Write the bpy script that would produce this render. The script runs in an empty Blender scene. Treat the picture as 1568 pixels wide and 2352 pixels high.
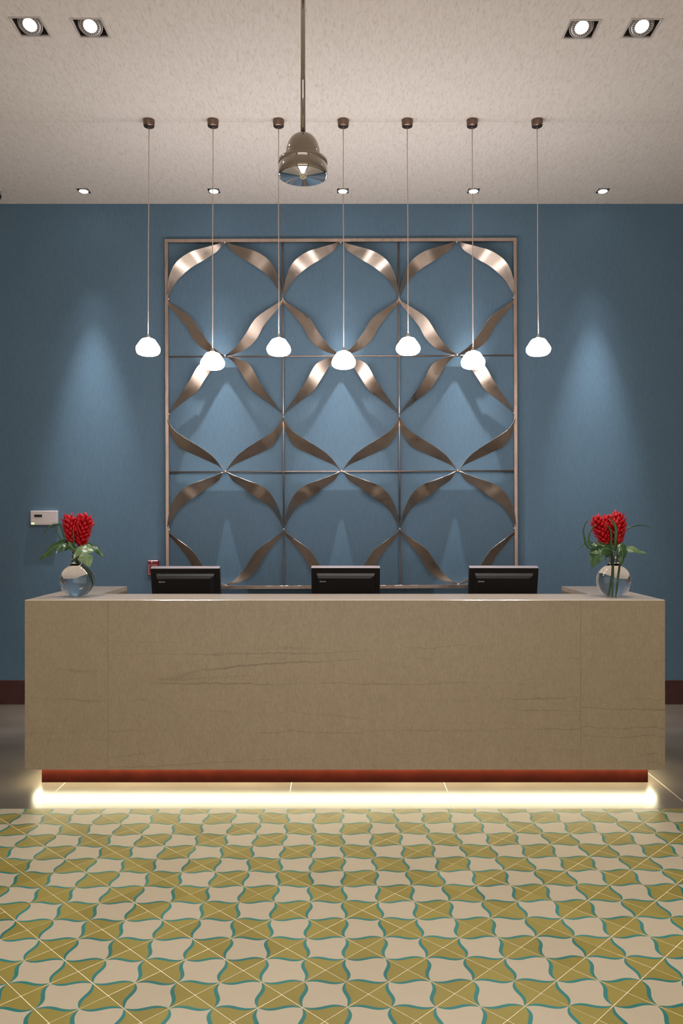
import bpy, bmesh, math, random
from mathutils import Vector, Matrix

# ------------------------------------------------------------------ camera, world, exposure
scn = bpy.context.scene
COL = scn.collection
EYE = 1.535            # camera height
FPX = 1835.0           # focal length in pixels of the 1568 px wide frame
HOR = 1200.0           # horizon row in the photograph
cam_d = bpy.data.cameras.new('camera')
cam_d.sensor_fit = 'HORIZONTAL'
cam_d.sensor_width = 24.0
cam_d.lens = 24.0 * FPX / 1568.0
cam_d.shift_y = (HOR - 1176.0) / 1568.0
cam_d.clip_start = 0.05
cam = bpy.data.objects.new('camera', cam_d)
cam.location = (0, 0, EYE)
cam.rotation_euler = (math.radians(90), 0, 0)
COL.objects.link(cam)
scn.camera = cam

world = bpy.data.worlds.new('world')
scn.world = world
world.use_nodes = True
WBG = world.node_tree.nodes['Background']
WBG.inputs[0].default_value = (1.0, 0.95, 0.91, 1)
WBG.inputs[1].default_value = 2.0

scn.view_settings.view_transform = 'Standard'
scn.view_settings.look = 'None'
scn.view_settings.exposure = 0.08
scn.view_settings.gamma = 1.0
scn.view_settings.use_curve_mapping = False
scn.cycles.use_denoising = True
scn.cycles.use_light_tree = False
scn.cycles.max_bounces = 8
scn.cycles.diffuse_bounces = 3
scn.cycles.glossy_bounces = 3
scn.cycles.use_adaptive_sampling = True
scn.cycles.adaptive_threshold = 0.015
scn.cycles.transmission_bounces = 8
scn.cycles.sample_clamp_indirect = 8.0

WASH_W = 680.0          # watts of each wall-wash downlight
FRONT_W = 80.0         # watts of each square gimbal downlight
FILL_W = 250.0         # watts of each fill downlight added out of view over the lobby
PEND_E = 57.0           # emission of the pendant shades
LED_E = 44.0           # emission of the strip light under the desk
LAMP_COL = (1.0, 0.95, 0.91)
WASH_COL = (0.93, 0.96, 1.0)

# main planes of the room (metres)
WALL_Y = 6.755
CEIL = 4.229
DESK_Y = 4.647
DESK_X = 0.02
DESK_TOP = 1.0843
TILE_Y = 4.281
ROOM_X = 4.6
REAR_Y = -5.0
WASH_Y = 6.489
PEND_Y = 5.35

rnd = random.Random(7)

# ------------------------------------------------------------------ helpers
def link(o, parent=None):
    COL.objects.link(o)
    if parent is not None:
        o.parent = parent
    return o

def tag(o, label=None, cat=None, group=None, kind=None):
    if label: o['label'] = label
    if cat: o['category'] = cat
    if group: o['group'] = group
    if kind: o['kind'] = kind
    return o

def thing(name, label, cat, loc=(0, 0, 0), rot=(0, 0, 0), group=None):
    o = bpy.data.objects.new(name, None)
    o.empty_display_size = 0.05
    o.location = loc
    o.rotation_euler = rot
    link(o)
    return tag(o, label, cat, group)

class MB:
    """collects simple shapes into one mesh"""
    def __init__(self):
        self.v = []; self.f = []; self.m = []; self.s = []
    def add(self, vs, fs, mi=0, smooth=False):
        n = len(self.v)
        self.v += [tuple(p) for p in vs]
        self.f += [tuple(i + n for i in f) for f in fs]
        self.m += [mi] * len(fs)
        self.s += [smooth] * len(fs)
        return self
    def box(self, x0, x1, y0, y1, z0, z1, mi=0):
        vs = [(x, y, z) for z in (z0, z1) for y in (y0, y1) for x in (x0, x1)]
        fs = [(0, 2, 3, 1), (4, 5, 7, 6), (0, 1, 5, 4), (2, 6, 7, 3), (0, 4, 6, 2), (1, 3, 7, 5)]
        return self.add(vs, fs, mi)
    def lathe(self, prof, n=32, c=(0, 0, 0), mi=0, smooth=True, close=False, ripple=None):
        vs = []; fs = []
        for (r, z) in prof:
            for k in range(n):
                a = 2 * math.pi * k / n
                q = r * (ripple(a, z) if ripple else 1.0)
                vs.append((c[0] + q * math.cos(a), c[1] + q * math.sin(a), c[2] + z))
        P = len(prof)
        for i in range(P if close else P - 1):
            j = (i + 1) % P
            for k in range(n):
                l = (k + 1) % n
                fs.append((i * n + k, i * n + l, j * n + l, j * n + k))
        if not close:
            if prof[0][0] > 1e-6: fs.append(tuple(range(n - 1, -1, -1)))
            if prof[-1][0] > 1e-6: fs.append(tuple((P - 1) * n + k for k in range(n)))
        return self.add(vs, fs, mi, smooth)
    def tube(self, pts, rads, n=8, mi=0, cap=True):
        pts = [Vector(p) for p in pts]
        if not hasattr(rads, '__len__'): rads = [rads] * len(pts)
        up = None; vs = []; fs = []
        for i, p in enumerate(pts):
            t = (pts[min(i + 1, len(pts) - 1)] - pts[max(i - 1, 0)]).normalized()
            if up is None:
                up = Vector((0, 1, 0)) if abs(t.y) < 0.9 else Vector((1, 0, 0))
            a = t.cross(up).normalized(); b = a.cross(t).normalized(); up = b
            for k in range(n):
                g = 2 * math.pi * k / n
                vs.append(p + (a * math.cos(g) + b * math.sin(g)) * rads[i])
        for i in range(len(pts) - 1):
            for k in range(n):
                l = (k + 1) % n
                fs.append((i * n + k, i * n + l, (i + 1) * n + l, (i + 1) * n + k))
        if cap:
            fs.append(tuple(range(n - 1, -1, -1)))
            fs.append(tuple((len(pts) - 1) * n + k for k in range(n)))
        return self.add(vs, fs, mi, True)
    def prism(self, poly, lo, hi, axis='x', mi=0):
        """extrude a 2D polygon: axis x -> poly is (y,z); axis z -> (x,y); axis y -> (x,z)"""
        n = len(poly); vs = []
        for q in (lo, hi):
            for (a, b) in poly:
                vs.append((q, a, b) if axis == 'x' else (a, b, q) if axis == 'z' else (a, q, b))
        fs = [tuple(range(n)), tuple(range(2 * n - 1, n - 1, -1))]
        fs += [(i, (i + 1) % n, n + (i + 1) % n, n + i) for i in range(n)]
        return self.add(vs, fs, mi)
    def mesh(self, name, mats, weld=False, bevel=0):
        me = bpy.data.meshes.new(name)
        me.from_pydata(self.v, [], self.f)
        mats = mats if isinstance(mats, (list, tuple)) else [mats]
        for m in mats: me.materials.append(m)
        me.polygons.foreach_set('material_index', self.m)
        me.polygons.foreach_set('use_smooth', self.s)
        bm = bmesh.new(); bm.from_mesh(me)
        if weld: bmesh.ops.remove_doubles(bm, verts=bm.verts, dist=1e-5)
        bmesh.ops.recalc_face_normals(bm, faces=bm.faces)
        if bevel:
            bmesh.ops.bevel(bm, geom=[e for e in bm.edges if e.calc_face_angle(0) > 0.5], offset=bevel,
                            segments=1, affect='EDGES', clamp_overlap=True)
        bm.to_mesh(me); bm.free()
        me.update()
        return me
    def build(self, name, mats, parent=None, weld=False, bevel=0, loc=None, rot=None):
        o = bpy.data.objects.new(name, self.mesh(name, mats, weld, bevel))
        if loc: o.location = loc
        if rot: o.rotation_euler = rot
        return link(o, parent)

def copy_tree(o, parent=None, loc=None):
    c = o.copy()
    link(c, parent)
    if loc is not None: c.location = loc
    for ch in [x for x in COL.objects if x.parent == o]:
        copy_tree(ch, c)
    return c

# ------------------------------------------------------------------ materials
def new_mat(name):
    m = bpy.data.materials.new(name)
    m.use_nodes = True
    nt = m.node_tree
    return m, nt, nt.nodes['Principled BSDF']

def node(nt, typ, **kw):
    n = nt.nodes.new(typ)
    for k, v in kw.items(): setattr(n, k, v)
    return n

def mapped(nt, scale, coord='Object', rot=(0, 0, 0)):
    tc = node(nt, 'ShaderNodeTexCoord')
    mp = node(nt, 'ShaderNodeMapping')
    mp.inputs['Scale'].default_value = scale
    mp.inputs['Rotation'].default_value = rot
    nt.links.new(tc.outputs[coord], mp.inputs[0])
    return mp.outputs[0]

def noise(nt, vec, scale=1.0, detail=4.0, rough=0.55):
    n = node(nt, 'ShaderNodeTexNoise')
    n.inputs['Scale'].default_value = scale
    n.inputs['Detail'].default_value = detail
    n.inputs['Roughness'].default_value = rough
    nt.links.new(vec, n.inputs['Vector'])
    return n.outputs['Fac']

def ramp(nt, fac, stops):
    r = node(nt, 'ShaderNodeValToRGB')
    el = r.color_ramp.elements
    while len(el) < len(stops): el.new(0.5)
    for e, (p, c) in zip(el, stops):
        e.position = p
        e.color = (*c, 1) if hasattr(c, '__len__') else (c, c, c, 1)
    nt.links.new(fac, r.inputs[0])
    return r.outputs[0]

def mixc(nt, fac, a, b, blend='MIX'):
    n = node(nt, 'ShaderNodeMix', data_type='RGBA', blend_type=blend)
    for sock, v in ((0, fac), (6, a), (7, b)):
        if hasattr(v, 'is_linked'): nt.links.new(v, n.inputs[sock])
        else: n.inputs[sock].default_value = (*v, 1) if hasattr(v, '__len__') and len(v) == 3 else v
    return n.outputs[2]

def math_(nt, op, a, b=None):
    n = node(nt, 'ShaderNodeMath', operation=op)
    for i, v in enumerate((a, b)):
        if v is None: continue
        if hasattr(v, 'is_linked'): nt.links.new(v, n.inputs[i])
        else: n.inputs[i].default_value = v
    return n.outputs[0]

def bump(nt, p, h, strength, dist=0.01):
    b = node(nt, 'ShaderNodeBump')
    b.inputs['Strength'].default_value = strength
    b.inputs['Distance'].default_value = dist
    nt.links.new(h, b.inputs['Height'])
    nt.links.new(b.outputs[0], p.inputs['Normal'])

def simple(name, col, rough=0.5, metal=0.0, var=0.0, scale=30, spec=0.5, bmp=0.0):
    m, nt, p = new_mat(name)
    p.inputs['Roughness'].default_value = rough
    p.inputs['Metallic'].default_value = metal
    p.inputs['Specular IOR Level'].default_value = spec
    f = noise(nt, mapped(nt, (scale,) * 3), 1.0, 4)
    lo = tuple(c * (1 - var) for c in col); hi = tuple(min(1, c * (1 + var)) for c in col)
    nt.links.new(ramp(nt, f, [(0.3, lo), (0.7, hi)]), p.inputs['Base Color'])
    if bmp: bump(nt, p, f, bmp, 0.002)
    return m

def emit(name, col, strength):
    m, nt, p = new_mat(name)
    p.inputs['Base Color'].default_value = (0.9, 0.9, 0.9, 1)
    p.inputs['Emission Color'].default_value = (*col, 1)
    p.inputs['Emission Strength'].default_value = strength
    return m

M = {}
# blue wallpaper with a fine vertical weave
m, nt, p = new_mat('blue_wallpaper')
f1 = noise(nt, mapped(nt, (260, 260, 18)), 1, 3)
f2 = noise(nt, mapped(nt, (1.2, 1.2, 0.8)), 1, 3)
c = ramp(nt, f1, [(0.3, (0.078, 0.136, 0.190)), (0.7, (0.098, 0.166, 0.228))])
c = mixc(nt, 0.25, c, ramp(nt, f2, [(0.3, 0.40), (0.7, 0.58)]), 'SOFT_LIGHT')
nt.links.new(c, p.inputs['Base Color'])
p.inputs['Roughness'].default_value = 0.62
p.inputs['Specular IOR Level'].default_value = 0.3
bump(nt, p, f1, 0.12, 0.002)
M['wall'] = m
# ceiling covering with fine flecks running away from the camera
m, nt, p = new_mat('flecked_ceiling')
f1 = noise(nt, mapped(nt, (130, 22, 60)), 1, 3, 0.6)
f2 = noise(nt, mapped(nt, (45, 9, 30)), 1, 4, 0.6)
f3 = noise(nt, mapped(nt, (1.3, 1.3, 1.3)), 1, 2)
c = ramp(nt, f1, [(0.36, (0.57, 0.515, 0.43)), (0.47, (0.74, 0.68, 0.62)), (0.8, (0.77, 0.71, 0.65))])
c = mixc(nt, 0.35, c, ramp(nt, f2, [(0.38, (0.63, 0.57, 0.49)), (0.55, (0.77, 0.705, 0.645))]))
c = mixc(nt, 0.12, c, ramp(nt, f3, [(0.3, (0.69, 0.615, 0.51)), (0.7, (0.77, 0.695, 0.66))]))
nt.links.new(c, p.inputs['Base Color'])
p.inputs['Roughness'].default_value = 0.8
p.inputs['Specular IOR Level'].default_value = 0.2
bump(nt, p, f1, 0.1, 0.002)
M['ceiling'] = m
# beige limestone of the desk: fine upright grain, broken horizontal cracks
m, nt, p = new_mat('beige_limestone')
oi = node(nt, 'ShaderNodeObjectInfo')
tc = node(nt, 'ShaderNodeTexCoord')
off = node(nt, 'ShaderNodeVectorMath', operation='SCALE')
nt.links.new(oi.outputs['Random'], off.inputs['Scale'])
off.inputs[0].default_value = (13.7, 7.1, 5.3)
addv = node(nt, 'ShaderNodeVectorMath', operation='ADD')
nt.links.new(tc.outputs['Object'], addv.inputs[0]); nt.links.new(off.outputs[0], addv.inputs[1])
def mp(vec, sc):
    n = node(nt, 'ShaderNodeMapping'); n.inputs['Scale'].default_value = sc
    nt.links.new(vec, n.inputs[0]); return n.outputs[0]
g1 = noise(nt, mp(addv.outputs[0], (120, 120, 40)), 1, 4, 0.65)
g2 = noise(nt, mp(addv.outputs[0], (20, 20, 9)), 1, 5, 0.6)
c = ramp(nt, g1, [(0.3, (0.228, 0.174, 0.103)), (0.5, (0.275, 0.214, 0.134)), (0.72, (0.325, 0.258, 0.170))])
c = mixc(nt, 0.3, c, ramp(nt, g2, [(0.3, (0.230, 0.177, 0.107)), (0.7, (0.315, 0.247, 0.162))]))
sep = node(nt, 'ShaderNodeSeparateXYZ')
nt.links.new(addv.outputs[0], sep.inputs[0])
j1 = noise(nt, mp(addv.outputs[0], (5, 5, 2)), 1, 3, 0.6)
j2 = noise(nt, mp(addv.outputs[0], (45, 45, 20)), 1, 3, 0.6)
def crack(xs, zs, width, msc, lo, hi, dark, base, seed):
    """long thin cracks: contour lines of a noise stretched sideways, jittered in height"""
    z = math_(nt, 'MULTIPLY', sep.outputs[2], zs)
    z = math_(nt, 'ADD', z, math_(nt, 'MULTIPLY', j1, zs * 0.060))
    z = math_(nt, 'ADD', z, math_(nt, 'MULTIPLY', j2, zs * 0.016))
    cv = node(nt, 'ShaderNodeCombineXYZ')
    nt.links.new(math_(nt, 'MULTIPLY', sep.outputs[0], xs), cv.inputs[0]); cv.inputs[1].default_value = seed
    nt.links.new(z, cv.inputs[2])
    n = noise(nt, cv.outputs[0], 1, 0.6, 0.5)
    d = math_(nt, 'ABSOLUTE', math_(nt, 'SUBTRACT', n, 0.5))
    line = ramp(nt, d, [(0.0, 1.0), (width, 0.0)])
    mk = ramp(nt, noise(nt, mp(addv.outputs[0], msc), 1, 2), [(lo, 0.0), (hi, 1.0)])
    k = math_(nt, 'MULTIPLY', line, mk)
    return mixc(nt, math_(nt, 'MULTIPLY', k, dark), base, (0.085, 0.050, 0.028))
c = crack(0.18, 5.0, 0.0055, (1.6, 1.6, 4.0), 0.40, 0.62, 0.65, c, 3.1)
c = crack(0.28, 9.0, 0.0060, (1.9, 1.9, 6.0), 0.45, 0.68, 0.55, c, 8.7)
nt.links.new(c, p.inputs['Base Color'])
p.inputs['Roughness'].default_value = 0.34
M['stone'] = m
# same honed stone on the counter, lightened in colour to show lamplight and reflection
m, nt, p = new_mat('polished_limestone_top_lit')
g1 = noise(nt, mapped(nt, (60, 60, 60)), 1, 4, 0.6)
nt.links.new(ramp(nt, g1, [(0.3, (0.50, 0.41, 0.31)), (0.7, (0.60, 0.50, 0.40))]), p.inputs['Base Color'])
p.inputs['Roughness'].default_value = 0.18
M['stone_top_lit'] = m
# polished concrete
m, nt, p = new_mat('polished_concrete')
g1 = noise(nt, mapped(nt, (2.5, 2.5, 2.5)), 1, 3, 0.5)
g2 = noise(nt, mapped(nt, (60, 60, 60)), 1, 3, 0.6)
c = ramp(nt, g1, [(0.3, (0.085, 0.066, 0.050)), (0.7, (0.130, 0.105, 0.082))])
c = mixc(nt, 0.10, c, ramp(nt, g2, [(0.35, (0.07, 0.056, 0.043)), (0.65, (0.15, 0.125, 0.100))]))
nt.links.new(c, p.inputs['Base Color'])
p.inputs['Roughness'].default_value = 0.28
p.inputs['Specular IOR Level'].default_value = 0.7
M['concrete'] = m
M['joint'] = simple('light_floor_joint', (0.60, 0.50, 0.37), 0.7, 0, 0.2, 40)

def tile_mat(name, lo, hi):
    m, nt, p = new_mat(name)
    oi = node(nt, 'ShaderNodeObjectInfo')
    n1 = noise(nt, mapped(nt, (14, 14, 14), 'Object'), 1, 4, 0.6)
    n2 = noise(nt, mapped(nt, (160, 40, 60), 'Object'), 1, 2, 0.5)
    k = math_(nt, 'ADD', math_(nt, 'MULTIPLY', oi.outputs['Random'], 0.45), math_(nt, 'MULTIPLY', n1, 0.35))
    k = math_(nt, 'ADD', k, math_(nt, 'MULTIPLY', n2, 0.2))
    nt.links.new(ramp(nt, k, [(0.15, lo), (0.85, hi)]), p.inputs['Base Color'])
    p.inputs['Roughness'].default_value = 0.40
    p.inputs['Specular IOR Level'].default_value = 0.25
    return m
M['cream'] = tile_mat('cream_cement_tile', (0.285, 0.238, 0.163), (0.330, 0.277, 0.198))
M['gold'] = tile_mat('olive_gold_cement_tile', (0.148, 0.117, 0.021), (0.210, 0.168, 0.040))
M['teal'] = tile_mat('teal_cement_tile', (0.010, 0.085, 0.075), (0.024, 0.145, 0.128))
M['grout'] = simple('pale_grout', (0.80, 0.70, 0.55), 0.6, 0, 0.15, 50)

M['mahogany'] = simple('red_mahogany', (0.022, 0.0030, 0.0015), 0.5, 0, 0.25, 9, 0.06)
M['base_wood'] = simple('dark_mahogany_baseboard', (0.050, 0.012, 0.010), 0.35, 0, 0.2, 12)
# brushed bronze
def bronze(name, col, rough, sc=(40, 40, 40), var=0.22):
    m, nt, p = new_mat(name)
    f = noise(nt, mapped(nt, sc), 1, 5, 0.65)
    lo = tuple(c * (1 - var) for c in col); hi = tuple(c * (1 + var) for c in col)
    nt.links.new(ramp(nt, f, [(0.3, lo), (0.7, hi)]), p.inputs['Base Color'])
    nt.links.new(ramp(nt, f, [(0.3, rough * 0.75), (0.7, rough * 1.25)]), p.inputs['Roughness'])
    p.inputs['Metallic'].default_value = 1.0
    return m
M['ribbon'] = bronze('brushed_bronze_ribbon', (0.53, 0.44, 0.37), 0.34, (9, 9, 9), 0.10)
M['frame'] = bronze('satin_bronze_bar', (0.50, 0.385, 0.325), 0.38, (30, 30, 8), 0.15)
M['canopy'] = bronze('brown_bronze_canopy', (0.20, 0.135, 0.105), 0.35, (60, 60, 60), 0.1)
M['chrome'] = bronze('warm_chrome', (0.42, 0.375, 0.33), 0.05, (20, 20, 20), 0.04)
M['mirror'] = bronze('mirror_chrome', (0.80, 0.80, 0.82), 0.03, (20, 20, 20), 0.03)
M['nickel'] = bronze('satin_nickel', (0.62, 0.58, 0.54), 0.25, (40, 40, 40), 0.08)
M['cord'] = simple('pale_cord', (0.50, 0.40, 0.34), 0.5, 0, 0.08, 60)
M['black_ring'] = simple('black_gasket', (0.012, 0.011, 0.010), 0.4, 0, 0.1)
M['shade'] = emit('glowing_white_glass', (1.0, 0.94, 0.96), PEND_E)
M['bulb_off'] = simple('cream_lamp_glass', (0.75, 0.66, 0.40), 0.2, 0, 0.1, 90)
M['lens'] = emit('lit_lens', (0.95, 0.95, 1.0), 14.0)
M['trim_white'] = simple('satin_trim', (0.52, 0.47, 0.43), 0.4, 0, 0.05)
M['housing'] = simple('dark_housing', (0.085, 0.066, 0.055), 0.5, 0.3, 0.15)
M['lampring'] = simple('grey_lamp_ring', (0.55, 0.52, 0.50), 0.35, 0.2, 0.06)
M['led'] = emit('strip_light_white', (1.0, 0.92, 0.60), LED_E)
M['alu'] = simple('aluminium_channel', (0.6, 0.6, 0.58), 0.4, 0.8, 0.05)
M['black_plastic'] = simple('black_plastic', (0.018, 0.015, 0.014), 0.38, 0, 0.2, 60)
M['black_matte'] = simple('matte_black_plastic', (0.010, 0.009, 0.009), 0.55, 0, 0.2, 60)
M['silver'] = simple('silver_plastic', (0.48, 0.42, 0.43), 0.35, 0.25, 0.05)
m, nt, p = new_mat('perforated_vent')
v = node(nt, 'ShaderNodeTexVoronoi'); v.inputs['Scale'].default_value = 1.0
nt.links.new(mapped(nt, (260, 260, 260)), v.inputs['Vector'])
nt.links.new(ramp(nt, v.outputs['Distance'], [(0.25, (0.004, 0.004, 0.004)), (0.5, (0.06, 0.062, 0.066))]), p.inputs['Base Color'])
p.inputs['Roughness'].default_value = 0.4
M['vent'] = m
M['white_print'] = simple('white_print', (0.80, 0.80, 0.80), 0.5, 0, 0.02)
M['screen'] = simple('dark_screen', (0.01, 0.012, 0.016), 0.1, 0, 0.1)
M['work'] = simple('dark_laminate', (0.06, 0.045, 0.035), 0.4, 0, 0.15)
M['keypad'] = simple('off_white_plastic', (0.56, 0.49, 0.47), 0.45, 0, 0.03)
M['button'] = simple('grey_keys', (0.24, 0.21, 0.20), 0.5, 0, 0.05)
M['green'] = emit('green_indicator', (0.35, 0.9, 0.12), 1.2)
M['lcd'] = simple('black_display', (0.006, 0.005, 0.006), 0.2, 0, 0.1)
M['red_box'] = simple('red_enamel', (0.17, 0.004, 0.005), 0.3, 0, 0.1)
M['pink_line'] = simple('pale_print', (0.62, 0.34, 0.34), 0.5, 0, 0.05)
M['plaster'] = simple('lobby_plaster', (0.74, 0.68, 0.60), 0.8, 0, 0.04, 3)
# glass and plants
m, nt, p = new_mat('water_filled_glass')
p.inputs['Base Color'].default_value = (0.97, 0.99, 0.99, 1)
p.inputs['Transmission Weight'].default_value = 1.0
p.inputs['Roughness'].default_value = 0.0
p.inputs['IOR'].default_value = 1.36
M['water'] = m
m, nt, p = new_mat('clear_glass')
p.inputs['Base Color'].default_value = (0.96, 0.98, 0.97, 1)
p.inputs['Transmission Weight'].default_value = 1.0
p.inputs['Roughness'].default_value = 0.0
p.inputs['IOR'].default_value = 1.45
M['glass'] = m
M['bract'] = simple('red_ginger_bract', (0.44, 0.003, 0.009), 0.36, 0, 0.5, 70, 0.25)
M['stem'] = simple('dark_green_stem', (0.020, 0.055, 0.014), 0.35, 0, 0.3, 40)
def leaf_mat(name, lo, hi):
    m, nt, p = new_mat(name)
    f = noise(nt, mapped(nt, (22, 22, 22)), 1, 4)
    nt.links.new(ramp(nt, f, [(0.3, lo), (0.7, hi)]), p.inputs['Base Color'])
    p.inputs['Roughness'].default_value = 0.28
    return m
M['leaf'] = leaf_mat('green_leaf', (0.016, 0.048, 0.013), (0.040, 0.100, 0.026))
M['leaf_pale'] = leaf_mat('pale_green_leaf', (0.085, 0.145, 0.055), (0.165, 0.24, 0.11))
M['rib'] = simple('leaf_rib', (0.26, 0.34, 0.17), 0.4, 0, 0.1)
M['grass'] = leaf_mat('grass_blade_green', (0.020, 0.060, 0.014), (0.060, 0.125, 0.030))

# ------------------------------------------------------------------ the room
def struct(o):
    o['kind'] = 'structure'
    return o

def sheet(xb, yb, holes, z0, z1, name, mat):
    """horizontal slab with rectangular holes; xb/yb are the outer bounds"""
    xs = sorted(set([*xb] + [v for h in holes for v in h[:2]]))
    ys = sorted(set([*yb] + [v for h in holes for v in h[2:4]]))
    mb = MB()
    def solid(i, j):
        if i < 0 or j < 0 or i >= len(xs) - 1 or j >= len(ys) - 1: return False
        cx = (xs[i] + xs[i + 1]) / 2; cy = (ys[j] + ys[j + 1]) / 2
        return not any(h[0] < cx < h[1] and h[2] < cy < h[3] for h in holes)
    for i in range(len(xs) - 1):
        for j in range(len(ys) - 1):
            if not solid(i, j): continue
            a, b, c_, d = xs[i], xs[i + 1], ys[j], ys[j + 1]
            mb.add([(a, c_, z0), (b, c_, z0), (b, d, z0), (a, d, z0)], [(0, 3, 2, 1)])
            mb.add([(a, c_, z1), (b, c_, z1), (b, d, z1), (a, d, z1)], [(0, 1, 2, 3)])
            for (di, dj, q) in ((-1, 0, [(a, c_), (a, d)]), (1, 0, [(b, c_), (b, d)]), (0, -1, [(a, c_), (b, c_)]), (0, 1, [(a, d), (b, d)])):
                if not solid(i + di, j + dj):
                    (x1, y1), (x2, y2) = q
                    mb.add([(x1, y1, z0), (x2, y2, z0), (x2, y2, z1), (x1, y1, z1)], [(0, 1, 2, 3)])
    return mb.build(name, mat, weld=True)

# downlight positions
FRONT = [(-1.691, 4.342), (-1.367, 4.352), (1.310, 4.364), (1.635, 4.355)]
FS = 0.0825                      # half size of the square openings
WASH = [-2.093, -1.036, 0.0106, 1.071, 2.121]
WS = 0.043
FILL_SPOTS = [(x, y) for y in (1.9, -0.6, -3.0) for x in (-1.6, 1.6)]  # unseen downlights, added to fill the room with light
holes = [(x - FS, x + FS, y - FS, y + FS) for (x, y) in FRONT + FILL_SPOTS]
holes += [(x - WS, x + WS, WASH_Y - WS, WASH_Y + WS) for x in WASH]
SEAM = 5.37
hA = [h for h in holes if h[3] < SEAM]; hB = [h for h in holes if h[2] > SEAM]
ceiling = struct(sheet((-ROOM_X, ROOM_X), (SEAM + 0.0006, WALL_Y), hB, CEIL, CEIL + 0.03, 'ceiling', M['ceiling']))
tag(ceiling, 'cream flecked ceiling with square recessed downlights')
sheet((-ROOM_X, ROOM_X), (REAR_Y, SEAM - 0.0006), hA, CEIL, CEIL + 0.03, 'ceiling_panel', M['ceiling']).parent = ceiling
MB().box(-ROOM_X, ROOM_X, REAR_Y, WALL_Y, CEIL + 0.20, CEIL + 0.26).build('ceiling_backing', M['plaster'], ceiling)

wall = struct(MB().box(-ROOM_X, ROOM_X, WALL_Y, WALL_Y + 0.15, -0.05, CEIL + 0.26).build('wall_back', M['wall']))
tag(wall, 'blue wallpapered wall behind the reception desk')
for s, nm in ((-1, 'wall_left'), (1, 'wall_right')):
    a, b = sorted((s * ROOM_X, s * (ROOM_X + 0.15)))
    struct(MB().box(a, b, REAR_Y, WALL_Y + 0.15, -0.05, CEIL + 0.26).build(nm, M['plaster']))
# unseen lobby front, behind the camera: piers and lintel, opening added for fill light
mb = MB()
mb.box(-ROOM_X, -3.6, REAR_Y - 0.15, REAR_Y, -0.05, CEIL + 0.26).box(3.6, ROOM_X, REAR_Y - 0.15, REAR_Y, -0.05, CEIL + 0.26)
mb.box(-3.6, 3.6, REAR_Y - 0.15, REAR_Y, 3.6, CEIL + 0.26)
struct(mb.build('wall_front', M['plaster']))
bb = MB().box(-ROOM_X, ROOM_X, WALL_Y - 0.016, WALL_Y, 0, 0.202).build('baseboard_back', M['base_wood'], bevel=0.002)
struct(tag(bb, 'dark mahogany baseboard along the blue wall'))

# ------------------------------------------------------------------ floor: bed, concrete slabs, cement tiles
floor = struct(MB().box(-ROOM_X, ROOM_X, REAR_Y, WALL_Y, -0.06, -0.0006).build('floor', M['grout']))
tag(floor, 'lobby floor of patterned cement tiles and polished concrete')
jx = [-ROOM_X, -2.93, -1.63, -0.294, 0.605, 1.879, 3.2, ROOM_X]
for i in range(len(jx) - 1):
    for (ya, yb) in ((TILE_Y + 0.002, WALL_Y),):
        MB().box(jx[i] + 0.0015, jx[i + 1] - 0.0015, ya, yb, -0.02, 0.0).build('concrete_slab', M['concrete'], floor)

A = 0.1408                # side of one printed square
GR = 0.00955              # the tile field is turned a touch
GX, GY = -0.02845, 2.740  # a gold crossing in the turned grid
def edge_curves(kind, n=10):
    """offsets (outward) of the cream and gold side of the teal band along one side"""
    out = []
    for k in range(n + 1):
        t = k / n
        s = math.sin(2 * math.pi * t) * (1 if kind == 'oi' else -1)
        th = math.sin(math.pi * t) ** 0.7 * 0.052 if 0 < k < n else 0.0
        cen = 0.060 * s
        out.append((t, cen - th, cen + th))
    return out

def tile_data():
    vs = []; fs = []; mi = []
    corners = [(-.5, .5), (.5, .5), (.5, -.5), (-.5, -.5)]
    kinds = ['oi', 'io', 'io', 'oi']
    tips = [(0, 1), (1, 0), (0, -1), (-1, 0)]
    cream = []
    for e in range(4):
        ax, ay = corners[e]; bx, by = corners[(e + 1) % 4]
        nx, ny = tips[e]
        cr = []; go = []
        for (t, c0, g0) in edge_curves(kinds[e]):
            x = ax + (bx - ax) * t; y = ay + (by - ay) * t
            cr.append((x + nx * c0, y + ny * c0)); go.append((x + nx * g0, y + ny * g0))
        n0 = len(vs); vs += cr
        n1 = len(vs); vs += go
        n = len(cr)
        cream += list(range(n0, n0 + n - 1))
        for k in range(n - 1):
            if k == 0: fs.append((n0, n1 + 1, n0 + 1))
            elif k == n - 2: fs.append((n0 + k, n1 + k, n0 + n - 1))
            else: fs.append((n0 + k, n1 + k, n1 + k + 1, n0 + k + 1))
            mi.append(2)
        nt_ = len(vs); vs.append(tips[e])
        fs.append(tuple([nt_] + [n0 + n - 1] + list(range(n1 + n - 2, n1, -1)) + [n0])); mi.append(1)
    fs.append(tuple(cream)); mi.append(0)
    return vs, fs, mi

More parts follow.
